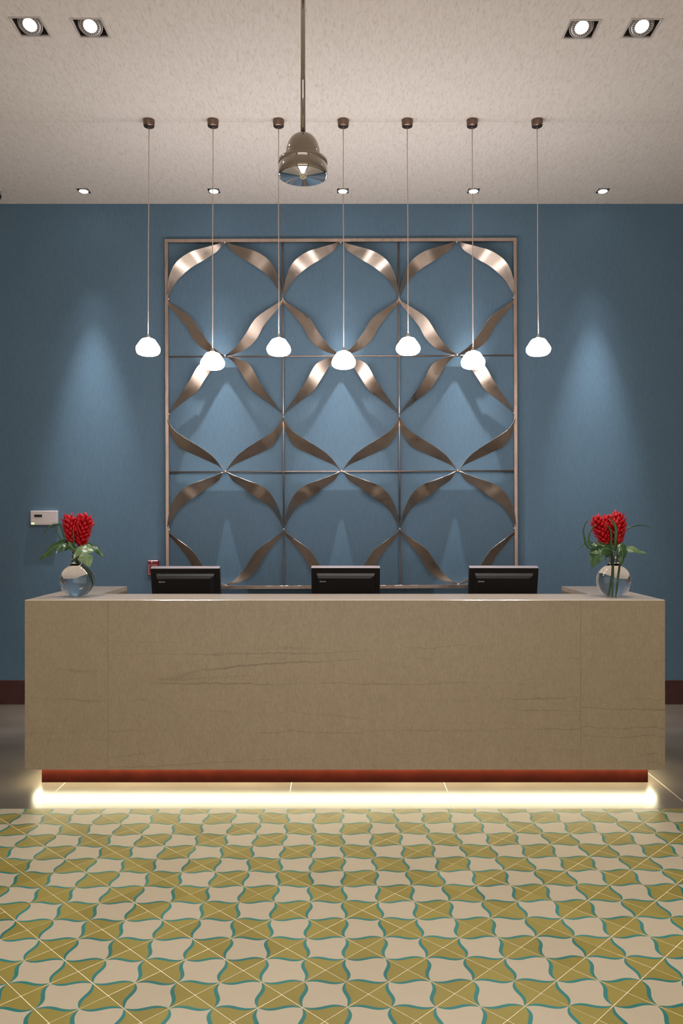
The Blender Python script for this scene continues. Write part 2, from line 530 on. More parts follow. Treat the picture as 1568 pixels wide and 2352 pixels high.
TV, TF, TM = tile_data()
def tile_mesh(flip, clip=None, depth=0.004):
    """one 20 cm tile; clip = (matrix) cuts it at the edge of the tiled field"""
    bm = bmesh.new()
    k = A * 0.9895 * (-1 if flip else 1)
    vs = [bm.verts.new((x * k, y * k, 0)) for (x, y) in TV]
    for f, mi in zip(TF, TM):
        try:
            bf = bm.faces.new([vs[i] for i in f]); bf.material_index = mi
        except ValueError:
            pass
    bmesh.ops.remove_doubles(bm, verts=bm.verts, dist=1e-6)
    if clip is not None:
        co, no = clip
        bmesh.ops.bisect_plane(bm, geom=bm.verts[:] + bm.edges[:] + bm.faces[:], plane_co=co, plane_no=no, clear_outer=True)
    if not bm.faces:
        bm.free(); return None
    for f in bm.faces:
        f.normal_update()
        if f.normal.z < 0: f.normal_flip()
    rim = [e for e in bm.edges if len(e.link_faces) == 1]
    r = bmesh.ops.extrude_edge_only(bm, edges=rim)
    for v_ in [g for g in r['geom'] if isinstance(g, bmesh.types.BMVert)]: v_.co.z -= depth
    me = bpy.data.meshes.new('tile')
    for q in ('cream', 'gold', 'teal'): me.materials.append(M[q])
    bm.to_mesh(me); bm.free()
    return me

T0 = (tile_mesh(False), tile_mesh(True))
rot = Matrix.Rotation(GR, 4, 'Z')
rest = []; near = []
for i in range(-30, 31):
    for j in range(-30, 31):
        if (i + j) % 2 == 0: continue            # tile centres sit between the gold crossings
        g = Vector((GX + i * A, GY + j * A, 0))
        w = rot @ g
        if abs(w.x) > 3.6 or w.y < 0.3 or w.y > TILE_Y + A: continue
        # rows of tiles run along the falling diagonal and alternate by half a turn
        row = (i + j - 1) // 2
        flip = (row % 2 == 0)
        px = 784 + FPX * w.x / w.y; py = HOR + FPX * EYE / w.y
        pad = FPX * A / w.y
        seen = -pad < px < 1568 + pad and py < 2352 + pad * 0.9
        (near if seen else rest).append((w, flip))
near.sort(key=lambda q: q[0].y)
for (w, flip) in near:
    me = T0[1 if flip else 0]
    if w.y + A * 1.01 > TILE_Y:
        loc = rot.inverted() @ Vector((w.x, TILE_Y - 0.001, 0)) - rot.inverted() @ Vector((w.x, w.y, 0))
        me = tile_mesh(flip, (loc, (rot.inverted() @ Vector((0, 1, 0)))))
        if me is None: continue
    o = bpy.data.objects.new('tile', me)
    o.location = (w.x, w.y, rnd.uniform(-0.0003, 0.0003))
    o.rotation_euler = (rnd.uniform(-0.0012, 0.0012), rnd.uniform(-0.0012, 0.0012), GR)
    link(o, floor)
bm = bmesh.new()
for (w, flip) in rest:
    if w.y + A * 1.01 > TILE_Y:
        loc = rot.inverted() @ Vector((w.x, TILE_Y - 0.001, 0)) - rot.inverted() @ Vector((w.x, w.y, 0))
        me = tile_mesh(flip, (loc, (rot.inverted() @ Vector((0, 1, 0)))))
        if me is None: continue
    else:
        me = T0[1 if flip else 0]
    t = bmesh.new(); t.from_mesh(me)
    t.transform(Matrix.Translation(w) @ rot)
    tmp = bpy.data.meshes.new('tmp'); t.to_mesh(tmp); t.free()
    bm.from_mesh(tmp); bpy.data.meshes.remove(tmp)
me = bpy.data.meshes.new('outer_tiles')
for q in ('cream', 'gold', 'teal'): me.materials.append(M[q])
bm.to_mesh(me); bm.free()
o = link(bpy.data.objects.new('outer_tiles', me), floor); o['kind'] = 'stuff'
# plain concrete nearer than and beside the tiled field
for (a, b, c_, d) in ((-ROOM_X, -3.75, REAR_Y, TILE_Y), (3.75, ROOM_X, REAR_Y, TILE_Y), (-3.75, 3.75, REAR_Y, 0.2)):
    MB().box(a, b, c_, d, -0.02, 0).build('concrete_slab', M['concrete'], floor)

# ------------------------------------------------------------------ downlights
def spot(name, parent, loc, power, size, blend, rad, direction=(0, 0, -1), col=LAMP_COL):
    d = bpy.data.lights.new(name, 'SPOT')
    d.energy = power; d.spot_size = math.radians(size); d.spot_blend = blend
    d.shadow_soft_size = rad; d.color = col
    o = bpy.data.objects.new(name, d)
    o.location = loc
    o.rotation_euler = Vector(direction).to_track_quat('-Z', 'Y').to_euler()
    return link(o, parent)

def gimbal_light(x, y, label, tilt, power, group, size=95):
    t = thing('gimbal_downlight', label, 'downlight', (x, y, CEIL), group=group)
    o, i = FS + 0.004, FS - 0.006
    mb = MB()
    for (a, b, c_, d) in ((-o, o, -o, -i), (-o, o, i, o), (-o, -i, -i, i), (i, o, -i, i)):
        mb.box(a, b, c_, d, -0.003, 0.004)
    mb.build('trim_frame', M['trim_white'], t)
    mb = MB()
    h = FS - 0.001
    for (a, b, c_, d) in ((-h, h, -h, -h + .002), (-h, h, h - .002, h), (-h, -h + .002, -h, h), (h - .002, h, -h, h)):
        mb.box(a, b, c_, d, 0.004, 0.13)
    mb.box(-h, h, -h, h, 0.13, 0.133)
    mb.build('housing', M['housing'], t)
    ex = math.radians(tilt)
    hub = (0, 0.0, 0.016)
    lamp = MB().lathe([(0.061, -0.006), (0.066, -0.004), (0.066, 0.006), (0.061, 0.008)], 40, close=True).build('gimbal_ring', M['lampring'], t, loc=hub, rot=(ex, 0, 0))
    body = MB()
    body.lathe([(0.035, -0.010), (0.055, -0.012), (0.058, -0.006), (0.056, 0.012), (0.036, 0.05), (0.0, 0.052)], 40)
    bo = body.build('lamp_body', M['lampring'], t, loc=hub, rot=(ex, 0, 0))
    fins = MB()
    for k in range(24):
        a = k / 24 * 2 * math.pi
        ca, sa = math.cos(a), math.sin(a)
        q = [(0.0395 * ca - 0.0016 * sa, 0.0395 * sa + 0.0016 * ca), (0.0395 * ca + 0.0016 * sa, 0.0395 * sa - 0.0016 * ca),
             (0.0500 * ca + 0.0020 * sa, 0.0500 * sa - 0.0020 * ca), (0.0500 * ca - 0.0020 * sa, 0.0500 * sa + 0.0020 * ca)]
        fins.prism(q, -0.0135, -0.010, 'z')
    fins.build('heat_fins', M['housing'], bo)['kind'] = 'stuff'
    MB().lathe([(0.0, -0.0145), (0.020, -0.014), (0.0345, -0.012), (0.0345, -0.008), (0.0, -0.008)], 32).build('lens', M['lens'], bo)
    dirv = Matrix.Rotation(ex, 3, 'X') @ Vector((0, 0, -1))
    spot('lamp_beam', t, Vector(hub) + dirv * 0.035, power, size, 0.5, 0.03, dirv)
    return t

names = ['leftmost square downlight of the front pair on the left', 'square downlight of the front left pair, nearer the chrome lamp',
         'square downlight of the front right pair, nearer the chrome lamp', 'rightmost square downlight of the front pair on the right']
for (x, y), lb in zip(FRONT, names):
    gimbal_light(x, y, lb, -27, FRONT_W, 'front gimbal downlights', 100)
for k, (x, y) in enumerate(FILL_SPOTS):  # added fixtures out of view that brighten floor and ceiling
    gimbal_light(x, y, 'added square fill downlight on the %s side, %s the photographer' % ('left' if x < 0 else 'right', ('just ahead of', 'just behind', 'far behind')[k // 2]), 0, FILL_W, 'added fill downlights out of view', 110)

wl = ['small wall-wash downlight leftmost by the blue wall', 'small wall-wash downlight second from the left by the blue wall',
      'small wall-wash downlight in the middle by the blue wall', 'small wall-wash downlight second from the right by the blue wall',
      'small wall-wash downlight rightmost by the blue wall']
for x, lb in zip(WASH, wl):
    t = thing('wall_wash_downlight', lb, 'downlight', (x, WASH_Y, CEIL), group='wall-wash downlights by the blue wall')
    o, i = WS + 0.003, WS - 0.003
    mb = MB()
    for (a, b, c_, d) in ((-o, o, -o, -i), (-o, o, i, o), (-o, -i, -i, i), (i, o, -i, i)):
        mb.box(a, b, c_, d, -0.002, 0.003)
    mb.build('trim_frame', M['housing'], t)
    h = WS - 0.001; mb = MB()
    for (a, b, c_, d) in ((-h, h, -h, -h + .002), (-h, h, h - .002, h), (-h, -h + .002, -h, h), (h - .002, h, -h, h)):
        mb.box(a, b, c_, d, 0.003, 0.08)
    mb.box(-h, h, -h, h, 0.08, 0.083).build('housing', M['housing'], t)
    MB().lathe([(0.0345, -0.006), (0.038, -0.006), (0.039, 0.0), (0.030, 0.04), (0.0, 0.042)], 32).build('lamp_body', M['lampring'], t)
    MB().lathe([(0.0, -0.012), (0.018, -0.011), (0.0355, -0.007), (0.0355, -0.003), (0.0, -0.003)], 32).build('lens', M['lens'], t)
    spot('lamp_beam', t, (0, 0, -0.016), WASH_W, 31, 1.0, 0.014, (0, 0.0, -1), WASH_COL)
    spot('lamp_spill', t, (0, 0, -0.018), WASH_W * 0.09, 44, 1.0, 0.014, (0, 0.0, -1), WASH_COL)

# ------------------------------------------------------------------ pendant lamps
PX = [342, 489, 639.5, 788, 935, 1084, 1233]
LX = [340, 488, 640, 789, 937, 1086, 1236]
LY = [797, 829, 797, 827, 795, 827, 797]
S_ = FPX / PEND_Y
order = ['leftmost white glass pendant lamp over the desk, outside the bronze screen', 'second white glass pendant lamp from the left, hanging low',
         'third white glass pendant lamp from the left, hanging high', 'middle white glass pendant lamp, hanging low under the screen centre',
         'third white glass pendant lamp from the right, hanging high', 'second white glass pendant lamp from the right, hanging low',
         'rightmost white glass pendant lamp over the desk, outside the bronze screen']
SH = 0.111
def rip(a, z):
    return 1.0 + 0.018 * math.cos(14 * a) * (1 if z < 0.06 else 0.4)
shade_prof = [(0.0, -0.001), (0.030, -0.001), (0.050, 0.001), (0.064, 0.007), (0.073, 0.016), (0.0785, 0.028), (0.0800, 0.040),
              (0.0775, 0.053), (0.071, 0.066), (0.061, 0.080), (0.052, 0.094), (0.044, 0.104), (0.034, 0.109), (0.016, 0.111), (0.0, 0.111)]
shade_me = MB().lathe(shade_prof, 56, ripple=rip).mesh('shade', M['shade'])
can_me = MB().lathe([(0.0, 0.0), (0.038, 0.0), (0.0385, -0.004), (0.0355, -0.040), (0.034, -0.043), (0.0, -0.0435)], 32).mesh('canopy', M['canopy'])
sock_me = MB().lathe([(0.0, 0.0), (0.016, 0.0), (0.0165, 0.010), (0.010, 0.020), (0.005, 0.030), (0.0, 0.031)], 20).mesh('socket', M['nickel'])
for k in range(7):
    x = (PX[k] - 784) / S_
    dx = (LX[k] - 784) / S_ - x
    zb = EYE + (HOR - (LY[k] + 19)) / S_
    t = thing('pendant_lamp', order[k], 'pendant lamp', (x, PEND_Y, CEIL), group='pendant lamps over the desk')
    link(bpy.data.objects.new('canopy', can_me), t)
    zt = zb + SH
    pts = []
    for q in range(13):
        s = q / 12
        pts.append((dx * s + 0.0015 * math.sin(7 * s + k) * math.sin(math.pi * s), 0, -0.043 + (zt + 0.03 - CEIL + 0.043) * s))
    MB().tube(pts, 0.0030, 6).build('cord', M['cord'], t)
    so = bpy.data.objects.new('socket', sock_me); so.location = (dx, 0, zt - CEIL); link(so, t)
    sh = bpy.data.objects.new('glass_shade', shade_me); sh.location = (dx, 0, zb - CEIL); sh.rotation_euler.z = k; link(sh, t)

# ------------------------------------------------------------------ chrome spotlight on its rod
CX, CY = -0.188, 3.9
t = thing('chrome_ceiling_lamp', 'large chrome bell-shaped lamp hanging on a thick metal rod', 'ceiling lamp', (CX, CY, CEIL))
ZT = 3.431 - CEIL; ZR = 3.303 - CEIL; ZB = 3.225 - CEIL
MB().tube([(0, 0, 0), (0, 0, ZT * 0.5), (0, 0, ZT + 0.004)], 0.0115, 20).build('rod', M['chrome'], t)
MB().lathe([(0.0, 0.0), (0.055, 0.0), (0.055, -0.012), (0.03, -0.03), (0.0, -0.031)], 32).build('ceiling_rose', M['chrome'], t)
MB().lathe([(0.011, ZT - 0.004), (0.0165, ZT - 0.003), (0.0175, ZT + 0.001), (0.0165, ZT + 0.005), (0.011, ZT + 0.006)], 24, close=True).build('gasket', M['black_ring'], t)
dome = [(0.0, ZT)]
for k in range(0, 15):
    a = k / 14 * math.pi / 2
    dome.append((0.012 + 0.0738 * math.sin(a) ** 0.92, ZR + 0.004 + (ZT - ZR - 0.004) * math.cos(a) ** 0.85 if k < 14 else ZR + 0.004))
dome.append((0.0858, ZR))
MB().lathe(dome, 56).build('dome', M['chrome'], t)
R0 = 0.1198; zg = ZR - 0.026
ringp = [(0.080, ZR), (R0 - 0.004, ZR), (R0, ZR - 0.003), (R0, zg + 0.002), (R0 - 0.003, zg), (R0, zg - 0.002), (R0, ZB + 0.004),
         (R0 - 0.002, ZB), (R0 - 0.010, ZB - 0.001)]
MB().lathe(ringp + [(R0 - 0.012, ZB + 0.006), (0.080, ZB + 0.03)], 64, close=True).build('rim', M['chrome'], t)
dish = [(R0 - 0.006, ZB - 0.001), (R0 - 0.014, ZB + 0.001), (R0 - 0.020, ZB + 0.006), (0.086, ZB + 0.012), (0.074, ZB + 0.014), (0.070, ZB + 0.009),
        (0.064, ZB + 0.007), (0.058, ZB + 0.009), (0.040, ZB + 0.013), (0.020, ZB + 0.015), (0.0, ZB + 0.015)]
MB().lathe(dish, 64).build('reflector_dish', M['mirror'], t)
MB().lathe([(0.0, ZB - 0.013), (0.009, ZB - 0.012), (0.017, ZB - 0.004), (0.018, ZB + 0.001), (0.014, ZB + 0.008), (0.012, ZB + 0.014)], 24).build('bulb', M['bulb_off'], t)
MB().lathe([(0.016, ZB + 0.003), (0.021, ZB + 0.002), (0.022, ZB + 0.012), (0.014, ZB + 0.0145)], 24, close=True).build('bulb_collar', M['black_ring'], t)
for k in range(6):
    a = (k + 0.5) / 6 * 2 * math.pi
    MB().lathe([(0.0, ZB + 0.004), (0.0035, ZB + 0.005), (0.0035, ZB + 0.014)], 10, (0.045 * math.cos(a), 0.045 * math.sin(a), 0)).build('dish_screw', M['chrome'], t)

# ------------------------------------------------------------------ bronze ribbon screen
WD = 0.024                                   # the bars stand this far off the wall
AY = WALL_Y - WD
AXL, AXR, AZB, AZT = -1.467, 1.464, 0.992, 3.909
art = thing('bronze_ribbon_screen', 'square bronze wall screen of twisted ribbons in a thin frame', 'wall art', ((AXL + AXR) / 2, WALL_Y, (AZB + AZT) / 2), (0, -math.radians(0.22), 0))
HW, HH = (AXR - AXL) / 2, (AZT - AZB) / 2
B = 0.014
for (a, b, c_, d) in ((-HW - B, HW + B, HH - B, HH + B), (-HW - B, HW + B, -HH - B, -HH + B), (-HW - B, -HW + B, -HH + B, HH - B), (HW - B, HW + B, -HH + B, HH - B)):
    MB().box(a, b, -WD - 0.016, -WD + 0.010, c_, d).build('frame_bar', M['frame'], art, bevel=0.0015)
CWX, CWZ = 2 * HW / 3, 2 * HH / 3
for k in (1, 2):
    x = -HW + CWX * k
    MB().tube([(x, -WD, -HH + B), (x, -WD, HH - B)], 0.0068, 10).build('upright_rod', M['frame'], art)
    z = -HH + CWZ * k
    MB().tube([(-HW + B, -WD, z), (HW - B, -WD, z)], 0.0068, 10).build('cross_rod', M['frame'], art)
for sx in (-1, 1):
    for sz in (-1, 1):
        MB().tube([(sx * HW * 0.9, 0, sz * HH), (sx * HW * 0.9, -WD, sz * HH)], 0.006, 8).build('wall_standoff', M['frame'], art)

def resample(pts, n):
    """smooth interpolation of a polyline by chord length (Catmull-Rom)"""
    P = [Vector(q) for q in pts]
    P = [2 * P[0] - P[1]] + P + [2 * P[-1] - P[-2]]
    dense = []
    for i in range(1, len(P) - 2):
        for k in range(12):
            t_ = k / 12
            a, b, c_, d = P[i - 1], P[i], P[i + 1], P[i + 2]
            dense.append(0.5 * ((2 * b) + (c_ - a) * t_ + (2 * a - 5 * b + 4 * c_ - d) * t_ ** 2 + (3 * b - a - 3 * c_ + d) * t_ ** 3))
    dense.append(P[-2])
    L = [0]
    for i in range(1, len(dense)): L.append(L[-1] + (dense[i] - dense[i - 1]).length)
    out = []; j = 0
    for k in range(n + 1):
        s = L[-1] * k / n
        while j < len(L) - 2 and L[j + 1] < s: j += 1
        w = (s - L[j]) / max(1e-9, L[j + 1] - L[j])
        out.append(dense[j].lerp(dense[j + 1], min(1, max(0, w))))
    return out

# both edges of each ribbon kind, traced in half-cell units: u sideways, v downwards
ARCH = ([(0, 0), (.03, .0), (.14, .06), (.395, .16), (.63, .25), (.80, .40), (.93, .65), (.995, .93), (1, 1)],
        [(0, 0), (.04, .03), (.12, .15), (.29, .27), (.50, .42), (.69, .55), (.84, .71), (.975, .95), (1, 1)])
CROSS_DN = ([(0, 0), (.03, .05), (.22, .19), (.46, .38), (.63, .64), (.80, .85), (.985, .985), (1, 1)],
            [(0, 0), (.02, .09), (.19, .30), (.34, .49), (.455, .70), (.60, .85), (.76, .935), (.96, .99), (1, 1)])
CROSS_UP = ([(0, 0), (.075, .005), (.22, .05), (.44, .17), (.59, .44), (.76, .69), (.975, .97), (1, 1)],
            [(0, 0), (.05, .02), (.18, .14), (.355, .42), (.48, .60), (.72, .79), (.97, .985), (1, 1)])
PINCH = ([(0, 0), (.01, .09), (.115, .26), (.265, .38), (.59, .585), (.80, .745), (.975, .965), (1, 1)],
         [(0, 0), (.005, .17), (.085, .40), (.22, .575), (.415, .68), (.74, .83), (.88, .90), (.975, .975), (1, 1)])
NS = 28
def ribbon(x0, z0, x1, z1, kind, swap, deep=1.0):
    e1 = resample(kind[0], NS); e2 = resample(kind[1], NS)
    vs = []; fs = []
    W = 0.112
    for k in range(NS + 1):
        s = k / NS
        a = Vector((x0 + (x1 - x0) * e1[k].x, z0 + (z1 - z0) * e1[k].y))
        b = Vector((x0 + (x1 - x0) * e2[k].x, z0 + (z1 - z0) * e2[k].y))
        pw = (a - b).length
        wid = 0.020 + (W - 0.020) * min(1.0, math.sin(math.pi * s) * 2.2 + 0.05) if 0 < k < NS else 0.016
        dep = math.sqrt(max(0.0, wid * wid - pw * pw)) / 2
        dep = min(dep, 0.004 + 0.027 * deep * math.sin(math.pi * s))
        sg = 1 if not swap else (1 if s < 0.5 else -1)
        cen = WD + 0.008 + 0.030 * deep * math.sin(math.pi * s)
        da, db = cen + sg * dep, cen - sg * dep
        th = 0.0012
        vs += [(a.x, -da, a.y), (b.x, -db, b.y)]
    n = NS + 1
    top = list(vs)
    # thickness along the local normal
    back = []
    for k in range(n):
        p0 = Vector(top[2 * max(k - 1, 0)]); p1 = Vector(top[2 * min(k + 1, n - 1)])
        nn = (p1 - p0).cross(Vector(top[2 * k + 1]) - Vector(top[2 * k]))
        if nn.length < 1e-9: nn = Vector((0, 1, 0))
        nn.normalize()
        if nn.y < 0: nn = -nn
        back += [tuple(Vector(top[2 * k]) + nn * 0.0018), tuple(Vector(top[2 * k + 1]) + nn * 0.0018)]
    mid = []
    vs = top + back; o = len(top)
    e1f = []; e2f = []
    for k in range(n - 1):
        fs += [(2 * k, 2 * k + 1, 2 * k + 3, 2 * k + 2)]
        e1f.append((2 * k, 2 * k + 2, o + 2 * k + 2, o + 2 * k)); e2f.append((2 * k + 1, o + 2 * k + 1, o + 2 * k + 3, 2 * k + 3))
    mb = MB()
    mb.add(top, fs, 0, True)
    mb.add(back, [f[::-1] for f in fs], 0, True)
    mb.add(vs, e1f + e2f, 0, False)
    mb.build('ribbon', M['ribbon'], art)

for row in range(3):
    zt = HH - CWZ * row; zm = zt - CWZ / 2; zb = zt - CWZ
    kt = (ARCH, CROSS_UP, ARCH)[row]; kb = (CROSS_DN, PINCH, CROSS_DN)[row]
    for colm in range(3):
        xm = -HW + CWX * (colm + 0.5)
        for sx in (-1, 1):
            xs = xm + sx * CWX / 2
            ribbon(xm, zt - (B if row == 0 else 0), xs, zm, kt, False, 1.5 if row != 1 else 1.0)
            ribbon(xs, zm, xm, zb + (B if row == 2 else 0), kb, False)
# small clasps where four ribbons meet
cl = MB().lathe([(0.0, -0.012), (0.007, -0.010), (0.010, 0.0), (0.007, 0.010), (0.0, 0.012)], 12).mesh('clasp', M['frame'])
for row in range(4):
    for colm in range(3):
        o = bpy.data.objects.new('clasp', cl); o.location = (-HW + CWX * (colm + 0.5), -WD - 0.008, HH - CWZ * row - (B if row == 0 else -B if row == 3 else 0)); link(o, art)
for row in range(3):
    for colm in range(4):
        o = bpy.data.objects.new('clasp', cl); o.location = (-HW + CWX * colm + (B if colm == 0 else -B if colm == 3 else 0), -WD - 0.008, HH - CWZ * (row + 0.5)); link(o, art)

# ------------------------------------------------------------------ wall devices
S_w = FPX / WALL_Y
kp = thing('wall_keypad', 'off-white wall keypad with a small black display', 'keypad', ((103.5 - 784) / S_w, WALL_Y, EYE + (HOR - 1189.5) / S_w))
w2, h2 = 0.1123, 0.0605
MB().box(-w2, w2, -0.030, 0, -h2, h2).build('case', M['keypad'], kp, bevel=0.003)
MB().box(-w2 + 0.033, -w2 + 0.098, -0.0315, -0.029, 0.006, 0.028).build('display', M['lcd'], kp)
MB().box(-w2 + 0.008, -w2 + 0.032, -0.0315, -0.029, -h2 + 0.006, -h2 + 0.020).build('status_light', M['green'], kp)
for k in range(10):
    x = -w2 + 0.044 + k * 0.0155
    MB().box(x, x + 0.007, -0.0312, -0.029, -h2 + 0.0095, -h2 + 0.0130).build('key', M['button'], kp)
MB().add([(w2 - 0.034, -0.0305, -h2 + 0.016), (w2 - 0.020, -0.0305, -h2 + 0.016), (w2 - 0.027, -0.0305, -h2 + 0.027)], [(0, 1, 2)]).build('arrow_mark', M['button'], kp)

fp = thing('fire_alarm_pull', 'small red fire alarm box on the wall, half hidden by a monitor', 'fire alarm', ((354.0 - 784) / S_w, WALL_Y, EYE + (HOR - 1287) / S_w))
MB().box(-0.042, 0.042, -0.045, 0, -0.122, 0).build('case', M['red_box'], fp, bevel=0.003)
MB().lathe([(0.0, 0.004), (0.007, 0.003), (0.009, 0.0)], 16).build('key_lock', M['nickel'], fp, loc=(-0.010, -0.046, -0.015), rot=(math.radians(90), 0, 0))
mb = MB()
for (a, b, c_, d) in ((-0.037, 0.034, -0.0385, -0.035), (-0.037, -0.0335, -0.115, -0.035), (0.0305, 0.034, -0.115, -0.035), (-0.037, 0.034, -0.115, -0.1115)):
    mb.box(a, b, -0.0462, -0.0440, c_, d)
mb.build('printed_border', M['pink_line'], fp)
MB().box(-0.016, 0.014, -0.0462, -0.0440, -0.060, -0.053).build('printed_bar', M['white_print'], fp)

# small dark fitting cut by the left picture edge
t = thing('ceiling_fitting', 'tiny dark fitting on the ceiling at the far left edge', 'sprinkler', (-2.766, 6.45, CEIL))
MB().lathe([(0.0, 0.0), (0.030, 0.0), (0.028, -0.012), (0.016, -0.020), (0.0, -0.020)], 24).build('escutcheon', M['trim_white'], t)
MB().lathe([(0.0, -0.019), (0.012, -0.019), (0.012, -0.040), (0.021, -0.052), (0.022, -0.066), (0.012, -0.084), (0.006, -0.104), (0.0, -0.105)], 20).build('head', M['black_ring'], t)

# ------------------------------------------------------------------ reception desk
HWD = 1.861; INN = 1.535; BOT = 0.0967; TH = 0.03
DEP, WDEP = 0.396, 0.999
desk = thing('reception_desk', 'long beige stone reception desk with returns at both ends', 'desk', (DESK_X, DESK_Y, 0))
xs_ = [-HWD, (248 - 784) / (FPX / DESK_Y) - DESK_X, (1333 - 784) / (FPX / DESK_Y) - DESK_X, HWD]
prof = [(0, BOT), (0, DESK_TOP - 0.0030), (TH, DESK_TOP - TH), (TH, BOT)]
for k in range(3):
    a = xs_[k] + (0.0004 if k else 0); b = xs_[k + 1] - (0.0004 if k < 2 else 0)
    MB().prism(prof, a, b, 'x').build('front_panel', M['stone'], desk)
# U-shaped counter with a fine chamfer along the front arris
outl = [(-HWD, 0.0), (HWD, 0.0), (HWD, WDEP), (INN, WDEP), (INN, DEP), (-INN, DEP), (-INN, WDEP), (-HWD, WDEP)]
mb = MB()
ch = 0.0030
def inset(p):
    x, y = p
    return (x - math.copysign(ch, x) if abs(x) == HWD else x, y + ch if y == 0.0 else y)
top = [(*inset(p), DESK_TOP) for p in outl]
low = [(p[0], p[1], DESK_TOP - ch) for p in outl]
bot = [((x - math.copysign(TH, x)) if abs(x) == HWD else x, TH if y == 0.0 else y, DESK_TOP - TH) for (x, y) in outl]
n = len(outl)
fs = [tuple(range(n)), tuple(range(3 * n - 1, 2 * n - 1, -1))]
for r_ in (0, 1):
    fs += [(r_ * n + i, r_ * n + (i + 1) % n, (r_ + 1) * n + (i + 1) % n, (r_ + 1) * n + i) for i in range(n)]
mb.add(top + low + bot, fs).build('countertop', M['stone_top_lit'], desk)
for s in (-1, 1):
    pr = [(s * HWD, BOT), (s * HWD, DESK_TOP - 0.0030), (s * (HWD - TH), DESK_TOP - TH), (s * (HWD - TH), BOT)]
    MB().prism(pr, TH, WDEP, 'y').build('side_panel', M['stone'], desk)
    a, b = sorted((s * INN, s * (INN + TH)))
    MB().box(a, b, DEP - TH, WDEP, BOT, DESK_TOP - TH).build('inner_panel', M['stone'], desk)
    a, b = sorted((s * (INN + TH), s * (HWD - TH)))
    MB().box(a, b, WDEP - TH, WDEP, BOT, DESK_TOP - TH).build('back_panel', M['stone'], desk)
MB().box(-INN, INN, DEP - 0.02, DEP, BOT, DESK_TOP - TH).build('back_panel', M['stone'], desk)
MB().prism([(-HWD + TH, TH), (HWD - TH, TH), (HWD - TH, WDEP - TH), (INN + TH, WDEP - TH), (INN + TH, DEP - 0.02), (-INN - TH, DEP - 0.02), (-INN - TH, WDEP - TH), (-HWD + TH, WDEP - TH)],
           BOT, BOT + 0.015, 'z').build('underside', M['stone'], desk)
MB().box(-INN + 0.01, INN - 0.01, DEP, 1.46, 0.72, 0.75).build('work_surface', M['work'], desk)
for x in (-1.2, 0, 1.2):
    MB().box(x - 0.02, x + 0.02, 1.34, 1.42, 0, 0.72).build('work_surface_leg', M['work'], desk)
RC = 0.0716
MB().box(-HWD + RC, HWD - RC, RC, DEP - 0.05, 0.0, BOT).build('plinth', M['mahogany'], desk)
for s in (-1, 1):
    a, b = sorted((s * (HWD - RC), s * (INN + 0.04)))
    MB().box(a, b, DEP - 0.05, WDEP - 0.07, 0.0, BOT).build('plinth', M['mahogany'], desk)
# strip light in the overhang
MB().box(-HWD + 0.035, HWD - 0.035, 0.036, 0.060, BOT - 0.010, BOT).build('strip_light', M['led'], desk)
for s in (-1, 1):
    a, b = sorted((s * (HWD - 0.036), s * (HWD - 0.060)))
    MB().box(a, b, 0.08, WDEP - 0.10, BOT - 0.010, BOT).build('strip_light', M['led'], desk)

